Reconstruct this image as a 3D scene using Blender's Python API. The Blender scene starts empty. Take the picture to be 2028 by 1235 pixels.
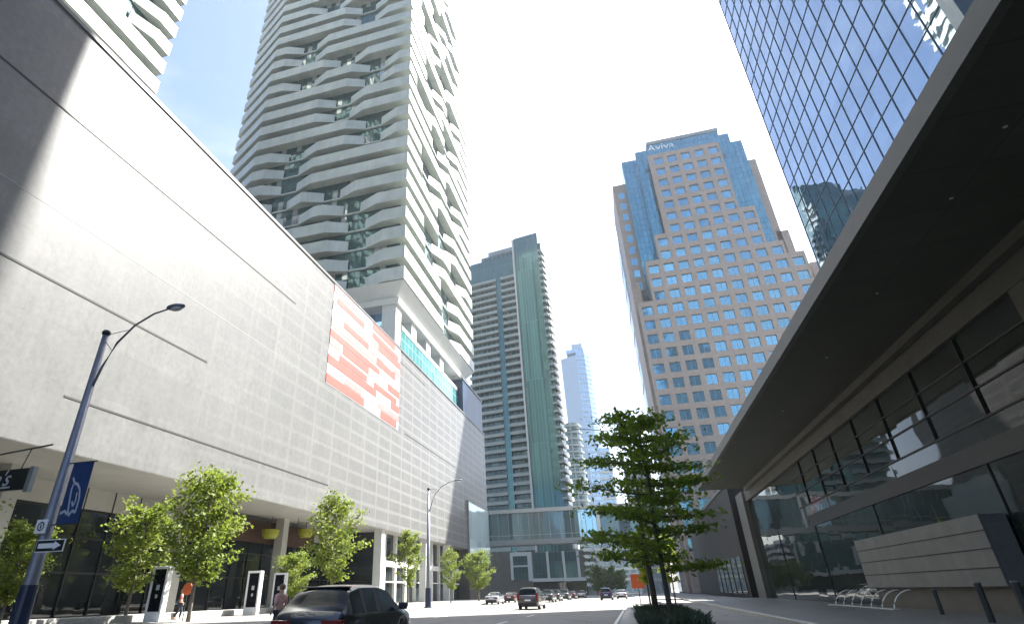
import bpy, math, random
from mathutils import Vector, Matrix
R=math.radians
random.seed(7)
scene=bpy.context.scene
col=scene.collection
# ------------------------------------------------------------------ camera
YAW,PITCH,ROLL,F,CX,CY=-0.278245,0.475347,-0.019581,1080.96,902.48,617.0
cam=bpy.data.cameras.new('camera'); co=bpy.data.objects.new('camera',cam); col.objects.link(co)
cy_,sy_=math.cos(YAW),math.sin(YAW)
f=Vector((sy_*math.cos(PITCH),cy_*math.cos(PITCH),math.sin(PITCH)))
r0=Vector((cy_,-sy_,0)); u0=r0.cross(f)
rr=r0*math.cos(ROLL)+u0*math.sin(ROLL); uu=-r0*math.sin(ROLL)+u0*math.cos(ROLL)
m=Matrix(((rr.x,uu.x,-f.x),(rr.y,uu.y,-f.y),(rr.z,uu.z,-f.z))).to_4x4()
m.translation=Vector((0,0,1.4)); co.matrix_world=m
cam.sensor_fit='HORIZONTAL'; cam.sensor_width=36; cam.lens=36*F/2028
cam.shift_x=(1014-CX)/2028; cam.shift_y=(CY-617.5)/2028
cam.clip_start=0.1; cam.clip_end=5000
scene.camera=co
# ------------------------------------------------------------------ light
SUN_EL=R(50.5); SAZ=R(45)      # azimuth measured from +Y towards +X
sd=Vector((math.sin(SAZ)*math.cos(SUN_EL),math.cos(SAZ)*math.cos(SUN_EL),math.sin(SUN_EL)))
w=bpy.data.worlds.new('World'); scene.world=w; w.use_nodes=True
nt=w.node_tree; bg=nt.nodes['Background']; sky=nt.nodes.new('ShaderNodeTexSky')
sky.sky_type='NISHITA'; sky.sun_disc=False; sky.sun_elevation=SUN_EL; sky.sun_rotation=SAZ
sky.air_density=1.0; sky.dust_density=3.2; sky.ozone_density=3.0
_tc=nt.nodes.new('ShaderNodeTexCoord'); _mp=nt.nodes.new('ShaderNodeMapping'); _mp.inputs['Scale'].default_value=(1.2,2.2,5)
_nz=nt.nodes.new('ShaderNodeTexNoise'); _nz.inputs['Scale'].default_value=1.6; _nz.inputs['Detail'].default_value=7; _nz.inputs['Roughness'].default_value=.6
_mr=nt.nodes.new('ShaderNodeMapRange'); _mr.inputs[1].default_value=.48; _mr.inputs[2].default_value=.75; _mr.inputs[4].default_value=.45
_mx=nt.nodes.new('ShaderNodeMix'); _mx.data_type='RGBA'; _ad=nt.nodes.new('ShaderNodeHueSaturation'); _ad.inputs['Saturation'].default_value=.25; _ad.inputs['Value'].default_value=1.25
nt.links.new(_tc.outputs['Generated'],_mp.inputs[0]); nt.links.new(_mp.outputs[0],_nz.inputs['Vector']); nt.links.new(_nz.outputs[0],_mr.inputs[0]); nt.links.new(_mr.outputs[0],_mx.inputs[0])
nt.links.new(sky.outputs[0],_ad.inputs['Color']); nt.links.new(sky.outputs[0],_mx.inputs[6]); nt.links.new(_ad.outputs[0],_mx.inputs[7]); nt.links.new(_mx.outputs[2],bg.inputs[0]); bg.inputs[1].default_value=0.075
sl=bpy.data.lights.new('sun','SUN'); sl.energy=4.7; sl.angle=R(0.55); sl.color=(1,.97,.91)
so=bpy.data.objects.new('sun',sl); col.objects.link(so); so.rotation_euler=sd.to_track_quat('Z','Y').to_euler()
scene.view_settings.view_transform='Standard'; scene.view_settings.look='None'
scene.view_settings.exposure=2.38; scene.view_settings.gamma=1
scene.cycles.max_bounces=8
# ------------------------------------------------------------------ materials
M={}
def nodes(name):
    mt=bpy.data.materials.new(name); mt.use_nodes=True; n=mt.node_tree
    return mt,n,n.nodes['Principled BSDF']
def N(n,t,**k):
    x=n.nodes.new(t)
    for a,b in k.items(): setattr(x,a,b)
    return x
def math_(n,op,a,b=None,c=None):
    x=N(n,'ShaderNodeMath',operation=op)
    for i,v in enumerate((a,b,c)):
        if v is None: continue
        if isinstance(v,(int,float)): x.inputs[i].default_value=v
        else: n.links.new(v,x.inputs[i])
    return x.outputs[0]
def mixc(n,fac,a,b):
    x=N(n,'ShaderNodeMix',data_type='RGBA')
    for s,v in ((x.inputs[0],fac),(x.inputs[6],a),(x.inputs[7],b)):
        if isinstance(v,(int,float)): s.default_value=v
        elif isinstance(v,tuple): s.default_value=(*v[:3],1)
        else: n.links.new(v,s)
    return x.outputs[2]
def coords(n):
    tc=N(n,'ShaderNodeTexCoord'); sp=N(n,'ShaderNodeSeparateXYZ'); n.links.new(tc.outputs['Object'],sp.inputs[0])
    return tc.outputs['Object'],sp.outputs
def noise(n,vec,scale,detail=4,rough=.55):
    x=N(n,'ShaderNodeTexNoise'); x.inputs['Scale'].default_value=scale; x.inputs['Detail'].default_value=detail; x.inputs['Roughness'].default_value=rough
    n.links.new(vec,x.inputs['Vector']); return x.outputs[0]
def ramp(n,v,a,b):
    x=N(n,'ShaderNodeMapRange'); x.clamp=True; n.links.new(v,x.inputs[0]); x.inputs[1].default_value=a; x.inputs[2].default_value=b
    return x.outputs[0]
def pm(name,c,rough=.6,metal=0,var=.12,scale=1.5,bump=0,spec=.5,c2=None):
    mt,n,p=nodes(name); v,_=coords(n)
    f1=noise(n,v,scale); f2=noise(n,v,scale*9)
    fac=ramp(n,math_(n,'ADD',math_(n,'MULTIPLY',f1,.65),math_(n,'MULTIPLY',f2,.35)),.33,.67)
    lo=c2 if c2 else tuple(x*(1-var) for x in c); hi=tuple(min(1,x*(1+var)) for x in c)
    n.links.new(mixc(n,fac,lo,hi),p.inputs['Base Color'])
    p.inputs['Roughness'].default_value=rough; p.inputs['Metallic'].default_value=metal
    p.inputs['Specular IOR Level'].default_value=spec
    if bump:
        b=N(n,'ShaderNodeBump'); b.inputs['Strength'].default_value=bump; b.inputs['Distance'].default_value=.02
        n.links.new(f2,b.inputs['Height']); n.links.new(b.outputs[0],p.inputs['Normal'])
    M[name]=mt; return mt
def line(n,coord,pitch,wid,off=0.0):      # 1 on a joint, 0 elsewhere
    fr=math_(n,'FRACT',math_(n,'DIVIDE',math_(n,'ADD',coord,off),pitch))
    return math_(n,'LESS_THAN',fr,wid/pitch)
def glass(name,c,axis='X',du=1.5,dz=1.5,wid=.08,mull=(.05,.06,.07),metal=.85,rough=.04,var=.12,tilt=.012,wave=.006,lines=True,band=None,warm=None):
    """reflective curtain-wall glass: panes tilt a little one from another"""
    mt,n,p=nodes(name); v,s=coords(n)
    u=s[0] if axis=='X' else s[1]
    if axis=='XY': u=math_(n,'ADD',s[0],s[1])
    cu=math_(n,'FLOOR',math_(n,'DIVIDE',u,du)); cz=math_(n,'FLOOR',math_(n,'DIVIDE',s[2],dz))
    cb=N(n,'ShaderNodeCombineXYZ'); n.links.new(cu,cb.inputs[0]); n.links.new(cz,cb.inputs[1])
    wn=N(n,'ShaderNodeTexWhiteNoise',noise_dimensions='3D'); n.links.new(cb.outputs[0],wn.inputs[0])
    base=mixc(n,wn.outputs[0],tuple(x*(1-var) for x in c),tuple(min(1,x*(1+var)) for x in c))
    if warm:   # a few panes with blinds or curtains
        base=mixc(n,math_(n,'GREATER_THAN',wn.outputs[0],warm[0]),base,warm[1])
    met=metal
    if band:   # opaque spandrel band per storey: (height, colour)
        bf=line(n,s[2],dz,band[0]); base=mixc(n,bf,base,band[1])
    if lines:
        lf=math_(n,'MAXIMUM',line(n,u,du,wid),line(n,s[2],dz,wid)); base=mixc(n,lf,base,mull)
        mm=math_(n,'MULTIPLY',math_(n,'SUBTRACT',1,lf),metal); n.links.new(mm,p.inputs['Metallic'])
        n.links.new(math_(n,'ADD',math_(n,'MULTIPLY',lf,.4),rough),p.inputs['Roughness'])
    else:
        p.inputs['Metallic'].default_value=metal; p.inputs['Roughness'].default_value=rough
    n.links.new(base,p.inputs['Base Color'])
    # per pane normal tilt
    g=N(n,'ShaderNodeNewGeometry')
    sb=N(n,'ShaderNodeVectorMath',operation='SUBTRACT'); n.links.new(wn.outputs[1],sb.inputs[0]); sb.inputs[1].default_value=(.5,.5,.5)
    nz=N(n,'ShaderNodeTexNoise'); nz.inputs['Scale'].default_value=.55; n.links.new(v,nz.inputs['Vector'])
    s2=N(n,'ShaderNodeVectorMath',operation='SUBTRACT'); n.links.new(nz.outputs[1],s2.inputs[0]); s2.inputs[1].default_value=(.5,.5,.5)
    a=N(n,'ShaderNodeVectorMath',operation='SCALE'); n.links.new(sb.outputs[0],a.inputs[0]); a.inputs[3].default_value=tilt*2
    b=N(n,'ShaderNodeVectorMath',operation='SCALE'); n.links.new(s2.outputs[0],b.inputs[0]); b.inputs[3].default_value=wave*4
    t1=N(n,'ShaderNodeVectorMath',operation='ADD'); n.links.new(g.outputs['Normal'],t1.inputs[0]); n.links.new(a.outputs[0],t1.inputs[1])
    t2=N(n,'ShaderNodeVectorMath',operation='ADD'); n.links.new(t1.outputs[0],t2.inputs[0]); n.links.new(b.outputs[0],t2.inputs[1])
    t3=N(n,'ShaderNodeVectorMath',operation='NORMALIZE'); n.links.new(t2.outputs[0],t3.inputs[0]); n.links.new(t3.outputs[0],p.inputs['Normal'])
    M[name]=mt; return mt
def leafmat(name,c,c2,trans=.45):
    mt,n,p=nodes(name); v,_=coords(n)
    fac=ramp(n,noise(n,v,1.3,3),.35,.65); g=N(n,'ShaderNodeObjectInfo')
    fine=ramp(n,noise(n,v,14,2),.3,.7)
    cc=mixc(n,fac,c,c2); cc=mixc(n,math_(n,'MULTIPLY',fine,.5),cc,tuple(x*.6 for x in c))
    n.links.new(cc,p.inputs['Base Color']); p.inputs['Roughness'].default_value=.55
    tr=N(n,'ShaderNodeBsdfTranslucent'); n.links.new(cc,tr.inputs[0]); mx=N(n,'ShaderNodeMixShader'); mx.inputs[0].default_value=trans
    out=n.nodes['Material Output']; n.links.new(p.outputs[0],mx.inputs[1]); n.links.new(tr.outputs[0],mx.inputs[2]); n.links.new(mx.outputs[0],out.inputs[0])
    M[name]=mt
def precast():
    mt,n,p=nodes('precast'); v,s=coords(n)
    a=noise(n,v,.35,5,.6); b=noise(n,v,2.2,5,.7)
    mp=N(n,'ShaderNodeMapping'); mp.inputs['Scale'].default_value=(1,1.2,.12); n.links.new(v,mp.inputs['Vector']); st=noise(n,mp.outputs[0],1.1,4,.6)
    fac=ramp(n,math_(n,'ADD',math_(n,'ADD',math_(n,'MULTIPLY',a,.3),math_(n,'MULTIPLY',b,.5)),math_(n,'MULTIPLY',st,.2)),.36,.64)
    c=mixc(n,fac,(.118,.120,.116),(.198,.198,.19))
    cbb=N(n,'ShaderNodeCombineXYZ'); n.links.new(math_(n,'FLOOR',math_(n,'DIVIDE',s[1],9.4)),cbb.inputs[0]); n.links.new(math_(n,'FLOOR',math_(n,'DIVIDE',s[2],3.5)),cbb.inputs[1])
    wnn=N(n,'ShaderNodeTexWhiteNoise',noise_dimensions='3D'); n.links.new(cbb.outputs[0],wnn.inputs[0])
    c=mixc(n,math_(n,'MULTIPLY',wnn.outputs[0],.35),c,(.11,.112,.108))
    mp2=N(n,'ShaderNodeMapping'); mp2.inputs['Scale'].default_value=(1,1.6,.05); n.links.new(v,mp2.inputs['Vector'])
    c=mixc(n,math_(n,'MULTIPLY',ramp(n,noise(n,mp2.outputs[0],1.3,5,.7),.55,.8),.35),c,(.09,.088,.08))
    ly=line(n,s[1],4.7,.45); lz=line(n,s[2],1.75,.42)
    j=math_(n,'MAXIMUM',ly,lz)
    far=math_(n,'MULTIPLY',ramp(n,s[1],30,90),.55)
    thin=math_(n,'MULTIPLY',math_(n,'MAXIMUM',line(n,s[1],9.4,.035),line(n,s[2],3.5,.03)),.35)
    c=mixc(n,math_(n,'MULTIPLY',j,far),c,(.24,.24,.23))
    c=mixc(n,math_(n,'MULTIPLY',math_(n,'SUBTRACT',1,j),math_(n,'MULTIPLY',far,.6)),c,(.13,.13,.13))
    c=mixc(n,thin,c,(.10,.10,.10))
    n.links.new(c,p.inputs['Base Color']); p.inputs['Roughness'].default_value=.36; p.inputs['Specular IOR Level'].default_value=.5
    bm=N(n,'ShaderNodeBump'); bm.inputs['Strength'].default_value=.15; bm.inputs['Distance'].default_value=.03; n.links.new(b,bm.inputs['Height']); n.links.new(bm.outputs[0],p.inputs['Normal'])
    M['precast']=mt
precast()
def asphalt():
    mt,n,p=nodes('asphalt'); v,s=coords(n)
    a=noise(n,v,.12,4); b=noise(n,v,18,3,.7)
    mp=N(n,'ShaderNodeMapping'); mp.inputs['Scale'].default_value=(1.3,.05,1); n.links.new(v,mp.inputs['Vector']); st=noise(n,mp.outputs[0],1,4)
    vor=N(n,'ShaderNodeTexVoronoi',feature='DISTANCE_TO_EDGE'); vor.inputs['Scale'].default_value=.13; n.links.new(v,vor.inputs['Vector'])
    cr=math_(n,'LESS_THAN',vor.outputs[0],.004)
    fac=ramp(n,math_(n,'ADD',math_(n,'ADD',math_(n,'MULTIPLY',a,.3),math_(n,'MULTIPLY',b,.3)),math_(n,'MULTIPLY',st,.4)),.35,.65)
    c=mixc(n,fac,(.17,.167,.155),(.245,.24,.22)); c=mixc(n,cr,c,(.08,.08,.08))
    n.links.new(c,p.inputs['Base Color']); p.inputs['Roughness'].default_value=.85
    M['asphalt']=mt
asphalt()
def paving(name,c,c2,pitch,wid,rough=.8,joint=(.12,.12,.12),py=None):
    mt,n,p=nodes(name); v,s=coords(n)
    fac=ramp(n,noise(n,v,.9,5,.65),.3,.7); cc=mixc(n,fac,c,c2)
    cu=math_(n,'FLOOR',math_(n,'DIVIDE',s[0],pitch)); cz=math_(n,'FLOOR',math_(n,'DIVIDE',s[1],py or pitch)); cw=math_(n,'FLOOR',math_(n,'DIVIDE',s[2],py or pitch))
    cb=N(n,'ShaderNodeCombineXYZ'); n.links.new(cu,cb.inputs[0]); n.links.new(cz,cb.inputs[1]); n.links.new(cw,cb.inputs[2])
    wn=N(n,'ShaderNodeTexWhiteNoise',noise_dimensions='3D'); n.links.new(cb.outputs[0],wn.inputs[0])
    cc=mixc(n,math_(n,'MULTIPLY',wn.outputs[0],.35),cc,tuple(x*.7 for x in c))
    j=math_(n,'MAXIMUM',line(n,s[0],pitch,wid),line(n,s[1],py or pitch,wid))
    n.links.new(mixc(n,math_(n,'MULTIPLY',j,.7),cc,joint),p.inputs['Base Color']); p.inputs['Roughness'].default_value=rough
    M[name]=mt
paving('sidewalk',(.17,.168,.16),(.23,.225,.21),1.5,.025)
paving('plaza',(.12,.125,.12),(.17,.17,.165),.9,.02,.45)
pm('ground',(.13,.13,.12),.9,scale=.2)
pm('kerb',(.42,.41,.38),.8,var=.2,scale=2,bump=.3)
pm('line_paint',(.7,.7,.68),.7,var=.15,scale=4)
pm('soffit',(.40,.39,.36),.6,var=.1,scale=.6)
pm('dark_joint',(.03,.028,.025),.7)
pm('white_metal',(.62,.62,.585),.42,var=.05,scale=.4)
def balc():
    mt,n,p=nodes('balcony_metal'); v,s=coords(n)
    cc=mixc(n,ramp(n,noise(n,v,.3,4),.35,.65),(.44,.47,.43),(.54,.57,.525))
    mp=N(n,'ShaderNodeMapping'); mp.inputs['Scale'].default_value=(1,1,.1); n.links.new(v,mp.inputs['Vector'])
    cc=mixc(n,math_(n,'MULTIPLY',ramp(n,noise(n,mp.outputs[0],.9,4,.7),.5,.75),.3),cc,(.3,.3,.27))
    j=line(n,math_(n,'ADD',s[0],s[1]),2.9,.05); cc=mixc(n,math_(n,'MULTIPLY',j,.4),cc,(.25,.26,.24))
    n.links.new(cc,p.inputs['Base Color']); p.inputs['Roughness'].default_value=.4; M['balcony_metal']=mt
balc()
pm('white_stone',(.60,.60,.57),.6,var=.06)
pm('steel_pole',(.21,.22,.25),.45,metal=.5,var=.15,scale=3)
pm('pole_base',(.012,.02,.05),.35)
pm('lamp_grey',(.17,.18,.2),.4,metal=.3)
pm('lens',(.55,.56,.55),.3)
pm('black',(.012,.012,.014),.5)
pm('gloss_black',(.008,.009,.012),.08)
pm('dark_metal',(.05,.055,.06),.45,metal=.4)
pm('rubber',(.02,.02,.02),.8)
pm('rim',(.35,.36,.38),.3,metal=.8)
pm('sign_white',(.75,.75,.75),.5,var=.03)
pm('sign_navy',(.01,.035,.12),.6,var=.3,scale=2)
pm('sign_black',(.010,.016,.016),.4)
pm('sign_grey',(.42,.45,.45),.5)
pm('banner_grey',(.4,.43,.5),.7)
pm('orange',(.42,.075,.012),.6)
pm('yellow',(.27,.27,.012),.45)
pm('orange_brown',(.05,.02,.008),.6)
pm('mural_red',(.42,.068,.050),.6,var=.12,scale=.5)
pm('mural_pink',(.42,.16,.15),.6,var=.1,scale=.5)
pm('mural_white',(.5,.5,.5),.55,var=.05)
pm('mural_grey',(.2,.23,.225),.55,var=.1)
pm('pink_granite',(.29,.228,.19),.6,var=.10,scale=.8,c2=(.23,.183,.153))
pm('granite_sill',(.22,.18,.155),.5)
pm('brown_stone',(.092,.087,.073),.6,var=.2,scale=.5)
pm('dark_brown',(.022,.018,.015),.6,var=.3,scale=.5)
paving('dark_soffit',(.066,.071,.056),(.084,.089,.071),2.45,.035,.5,(.015,.015,.013))
pm('fascia',(.10,.10,.09),.45,var=.08)
pm('frame_dark',(.012,.014,.014),.5)
pm('mullion_blue',(.13,.17,.21),.5)
pm('frame_grey',(.22,.24,.24),.4,metal=.3)
pm('grey_slab',(.30,.32,.31),.6,var=.1,scale=.4)
pm('condo_slab',(.25,.285,.275),.6,var=.1,scale=.4)
pm('slab_light',(.42,.43,.41),.6,var=.08)
pm('hazed_blue',(.35,.45,.55),.5)  # distance haze put into the far tower's colour
pm('bark',(.075,.065,.05),.9,scale=6,bump=.6,var=.3)
pm('bark_light',(.16,.14,.11),.9,scale=6,bump=.6,var=.3)
pm('skin',(.5,.29,.2),.6,var=.05)
pm('hair',(.15,.09,.04),.7)
pm('shirt_pink',(.6,.33,.3),.8)
pm('shirt_red',(.28,.07,.07),.8)
pm('trousers',(.03,.035,.05),.8)
pm('tail_red',(.14,.008,.008),.15)
pm('head_glass',(.5,.52,.55),.1)
pm('plate',(.6,.6,.62),.5)
for k,c in dict(paint_navy=(.016,.02,.032),paint_brown=(.10,.085,.075),paint_blue=(.02,.025,.07),paint_silver=(.38,.42,.44),paint_grey=(.09,.1,.11),paint_red=(.07,.018,.018),paint_white=(.6,.6,.6)).items():
    mt,n,p=nodes(k); v,_=coords(n)
    n.links.new(mixc(n,ramp(n,noise(n,v,3),.3,.7),tuple(x*.85 for x in c),c),p.inputs['Base Color'])
    p.inputs['Metallic'].default_value=.35; p.inputs['Roughness'].default_value=.3; p.inputs['Coat Weight'].default_value=1; p.inputs['Coat Roughness'].default_value=.04; M[k]=mt
mt,n,p=nodes('car_glass'); v,_=coords(n); n.links.new(mixc(n,noise(n,v,2),(.006,.009,.009),(.012,.016,.016)),p.inputs['Base Color']); p.inputs['Roughness'].default_value=.14; p.inputs['IOR'].default_value=1.3; M['car_glass']=mt
leafmat('leaf_lit',(.15,.215,.022),(.25,.30,.045),.5)
leafmat('leaf_lime',(.24,.31,.02),(.33,.40,.03),.5)
leafmat('leaf_dark',(.09,.155,.015),(.20,.30,.025),.6)
leafmat('leaf_far',(.09,.16,.03),(.16,.24,.05),.4)
leafmat('grass_blade',(.06,.09,.06),(.11,.15,.09),.3)
glass('tower_glass',(.31,.385,.46),'Y',2.96,4.26,lines=False,tilt=.007,wave=.004,var=.06,metal=.93,rough=.02)
glass('recess_glass',(.06,.16,.27),'Y',2,4,lines=False,metal=.7)
pm('office_bar',(.10,.22,.30),.5)
glass('office_pane',(.18,.39,.50),'X',5.69,6.05,lines=False,metal=.9,tilt=.03,wave=.01,rough=.06)
glass('office_curtain',(.09,.29,.37),'X',1.9,3.0,wid=.16,mull=(.06,.13,.17),metal=.85,tilt=.02)
glass('harbour_glass',(.10,.17,.17),'XY',1.45,5.05,wid=.16,mull=(.03,.04,.04),metal=.55,tilt=.03,warm=(.84,(.5,.52,.5)))
glass('podium_glass',(.30,.50,.75),'XY',3.2,4.5,wid=.12,mull=(.05,.07,.09),metal=.85)
glass('sunlit_band_glass',(.10,.30,.30),'Y',2.0,2.2,wid=.08,mull=(.35,.45,.45),metal=.35,rough=.12)  # sunlight on the roof glass band put into the colour
glass('shaded_band_glass',(.008,.028,.07),'Y',1.3,10,wid=.06,mull=(.01,.02,.04),metal=0,rough=.3)  # same glass band in shade, its darkness put into the colour
glass('panel_glass',(.52,.64,.64),'Y',4,6,lines=False,metal=.3,rough=.15)
glass('condo_glass',(.07,.155,.155),'X',1.15,3.4,wid=.10,mull=(.05,.09,.09),metal=.6,tilt=.006,wave=.003,rough=.1,band=(.7,(.08,.13,.13)),var=.2)
glass('condo_wall',(.04,.085,.085),'X',2.3,3.4,wid=.3,mull=(.10,.13,.125),metal=.35,tilt=.01,warm=(.85,(.12,.17,.16)),var=.3)
glass('condo_bay',(.06,.16,.155),'X',1.3,27.2,wid=.22,mull=(.09,.17,.17),metal=.35,rough=.15,tilt=.01,wave=.003,var=.35)
glass('condo_side',(.12,.17,.17),'Y',1.6,3.4,wid=.25,mull=(.3,.32,.31),metal=.5,tilt=.03)
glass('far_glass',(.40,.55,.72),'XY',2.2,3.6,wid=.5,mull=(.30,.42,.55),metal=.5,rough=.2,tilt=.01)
glass('bridge_glass',(.13,.20,.22),'X',2.6,9,wid=.12,mull=(.12,.15,.16),metal=.4,tilt=.03,rough=.06,var=.45,warm=(.7,(.04,.06,.075)))
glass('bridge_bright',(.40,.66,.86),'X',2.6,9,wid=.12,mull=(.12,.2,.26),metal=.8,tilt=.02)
glass('grey_curtain',(.25,.32,.38),'X',3,3.5,wid=.9,mull=(.28,.31,.33),metal=.3,rough=.2)
def darkglass(name,c,axis,ior=1.75):
    glass(name,c,axis,2.6,1.3,lines=False,metal=0,rough=.02,tilt=.006,wave=.003,var=.3); M[name].node_tree.nodes['Principled BSDF'].inputs['IOR'].default_value=ior
darkglass('lobby_glass',(.022,.030,.026),'Y',1.42)
darkglass('shop_glass',(.022,.028,.03),'Y',1.6)
HAZE=.00016
# ------------------------------------------------------------------ mesh builder
ORG={}
class MB:
    def __init__(s): s.v=[]; s.f=[]
    def quad(s,a,b,c,d):
        i=len(s.v); s.v+= [tuple(a),tuple(b),tuple(c),tuple(d)]; s.f.append((i,i+1,i+2,i+3)); return s
    def box(s,x0,x1,y0,y1,z0,z1):
        i=len(s.v); s.v+=[(x0,y0,z0),(x1,y0,z0),(x1,y1,z0),(x0,y1,z0),(x0,y0,z1),(x1,y0,z1),(x1,y1,z1),(x0,y1,z1)]
        for a in ((0,3,2,1),(4,5,6,7),(0,1,5,4),(1,2,6,5),(2,3,7,6),(3,0,4,7)): s.f.append(tuple(i+q for q in a))
        return s
    def prism(s,poly,z0,z1,poly2=None):
        n=len(poly); i=len(s.v); p2=poly2 or poly
        s.v+=[(x,y,z0) for x,y in poly]+[(x,y,z1) for x,y in p2]
        s.f.append(tuple(i+n-1-k for k in range(n))); s.f.append(tuple(i+n+k for k in range(n)))
        for k in range(n): j=(k+1)%n; s.f.append((i+k,i+j,i+n+j,i+n+k))
        return s
    def tube(s,pts,rad,seg=8,cap=True):
        pts=[Vector(p) for p in pts]; n=len(pts)
        rad=rad if isinstance(rad,(list,tuple)) else [rad]*n
        i0=len(s.v)
        for k,p in enumerate(pts):
            d=(pts[min(k+1,n-1)]-pts[max(k-1,0)]).normalized()
            a=Vector((0,0,1)) if abs(d.z)<.9 else Vector((1,0,0))
            x=d.cross(a).normalized(); y=d.cross(x)
            for q in range(seg):
                t=2*math.pi*q/seg; s.v.append(tuple(p+(x*math.cos(t)+y*math.sin(t))*rad[k]))
        for k in range(n-1):
            for q in range(seg):
                a=i0+k*seg+q; b=i0+k*seg+(q+1)%seg; s.f.append((a,b,b+seg,a+seg))
        if cap: s.f.append(tuple(i0+seg-1-q for q in range(seg))); s.f.append(tuple(i0+(n-1)*seg+q for q in range(seg)))
        return s
    def ellip(s,c,r,seg=14,rings=8):
        i0=len(s.v)
        for a in range(rings+1):
            t=math.pi*a/rings
            for b in range(seg):
                u=2*math.pi*b/seg; s.v.append((c[0]+r[0]*math.sin(t)*math.cos(u),c[1]+r[1]*math.sin(t)*math.sin(u),c[2]+r[2]*math.cos(t)))
        for a in range(rings):
            for b in range(seg): s.f.append((i0+a*seg+b,i0+(a+1)*seg+b,i0+(a+1)*seg+(b+1)%seg,i0+a*seg+(b+1)%seg))
        return s
    def build(s,name,mat,parent=None,smooth=False,local=False,bevel=0):
        me=bpy.data.meshes.new(name)
        o=bpy.data.objects.new(name,me); col.objects.link(o)
        org=Vector((0,0,0))
        if parent is not None:
            o.parent=parent; org=ORG.get(parent.name,org); ORG[o.name]=org
        v=s.v if local else [(x-org.x,y-org.y,z-org.z) for x,y,z in s.v]
        me.from_pydata(v,[],s.f); me.update(); me.materials.append(M[mat])
        if smooth:
            for p in me.polygons: p.use_smooth=True
        if bevel:
            b=o.modifiers.new('bevel','BEVEL'); b.width=bevel; b.segments=2; b.limit_method='ANGLE'
        return o
def tag(o,label=None,cat=None,group=None,kind=None):
    if label: o['label']=label
    if cat: o['category']=cat
    if group: o['group']=group
    if kind: o['kind']=kind
    return o
def thing(name,loc,label,cat,group=None,rz=0):
    o=bpy.data.objects.new(name,None); col.objects.link(o); o.location=loc; o.rotation_euler=(0,0,rz); o.empty_display_size=.5
    ORG[o.name]=Vector(loc); return tag(o,label,cat,group)
def dup(root,loc,label,rz=None,scale=None,group=None):
    def cp(o,parent):
        c=o.copy(); col.objects.link(c); c.parent=parent
        for ch in list(o.children): cp(ch,c)
        return c
    r=cp(root,None); r.location=loc; r['label']=label
    if rz is not None: r.rotation_euler=(0,0,rz)
    if scale: r.scale=(scale,)*3 if isinstance(scale,(int,float)) else scale
    if group: r['group']=group
    return r
def text_mesh(name,txt,mat,parent,size,mtx,extrude=.03,shear=0):
    cu=bpy.data.curves.new(name,'FONT'); cu.body=txt; cu.size=size; cu.extrude=extrude; cu.shear=shear; cu.align_x='CENTER'; cu.align_y='CENTER'
    t=bpy.data.objects.new('tmp',cu); col.objects.link(t); bpy.context.view_layer.update()
    me=bpy.data.meshes.new_from_object(t.evaluated_get(bpy.context.evaluated_depsgraph_get())); bpy.data.objects.remove(t)
    me.transform(mtx); me.materials.clear(); me.materials.append(M[mat])
    o=bpy.data.objects.new(name,me); col.objects.link(o); o.parent=parent
    return o
# ------------------------------------------------------------------ setting
tag(MB().quad((-900,-300,-.03),(900,-300,-.03),(900,1500,-.03),(-900,1500,-.03)).build('ground','ground'),kind='structure')
tag(MB().box(-19.5,-.6,-60,700,-.02,.0).build('road','asphalt'),kind='structure')
tag(MB().box(2.4,6.0,-60,92,-.02,.0).build('service_lane','asphalt'),kind='structure')
tag(MB().box(-43.4,-19.8,-60,300,-.02,.15).build('sidewalk','sidewalk'),kind='structure')
tag(MB().box(-19.8,-19.5,-60,300,-.02,.153).build('kerb_left','kerb'),kind='structure')
tag(MB().box(6.3,60,-60,92,-.02,.15).build('plaza','plaza'),kind='structure')
tag(MB().box(6.0,6.3,-60,92,-.02,.153).build('kerb_right','kerb'),kind='structure')
tag(MB().box(-.6,2.4,34.5,92,-.02,.14).build('median','sidewalk'),kind='structure')
tag(MB().box(-.6,2.4,-60,19.5,-.02,.14).build('median_near','sidewalk'),kind='structure')
tag(MB().box(-.6,14,92,300,-.02,.14).build('pavement_far','sidewalk'),kind='structure')
mk=MB()
for k in range(24): mk.box(-6.95,-6.8,-6+k*9,-3+k*9,.0,.004); mk.box(-13.1,-12.95,-6+k*9,-3+k*9,.0,.004)
mk.box(-1.25,-1.1,-20,200,.0,.004)
tag(mk.build('road_markings','line_paint'),kind='structure')
# ------------------------------------------------------------------ arena on the left
WX=-34.0
ar=thing('arena',(-34,0,0),'huge arena with a blank pale concrete wall overhanging its dark glass ground floor','arena')
u=MB(); u.box(-80,WX,-45,145,9.9,39.8)
u.build('upper_wall','precast',ar)
MB().box(-80,WX+.12,-45,145.1,39.8,40.15).build('roof_coping','precast',ar)
MB().box(-43.3,WX-.02,-45,145,9.86,9.898).build('soffit','soffit',ar)
b=MB()
for y0,y1 in ((-45,82),): b.box(-43.9,-43.4,y0,y1,.15,9.86)
b.box(-43.9,-36.6,82,82.4,.15,9.86)
b.box(-36.9,-36.5,82.4,126,.15,9.86)
gl=b.build('ground_floor_glazing','shop_glass',ar)
fr=MB()
y=-44.
while y<82: fr.box(-43.4,-43.25,y,y+.12,.15,9.86); y+=2.9
for z in (.15,3.3,5.9,8.0): fr.box(-43.4,-43.3,-45,82,z,z+.16)
fr.build('glazing_frame','frame_dark',gl)
MB().box(-43.4,-43.28,10,82,8.2,9.86).build('spandrel_band','soffit',gl)
fr=MB()
for y in (84,88.5,93,97.5,102,106.5,111,115.5,120): fr.box(-36.5,-36.05,y,y+.7,.15,9.86)
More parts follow.
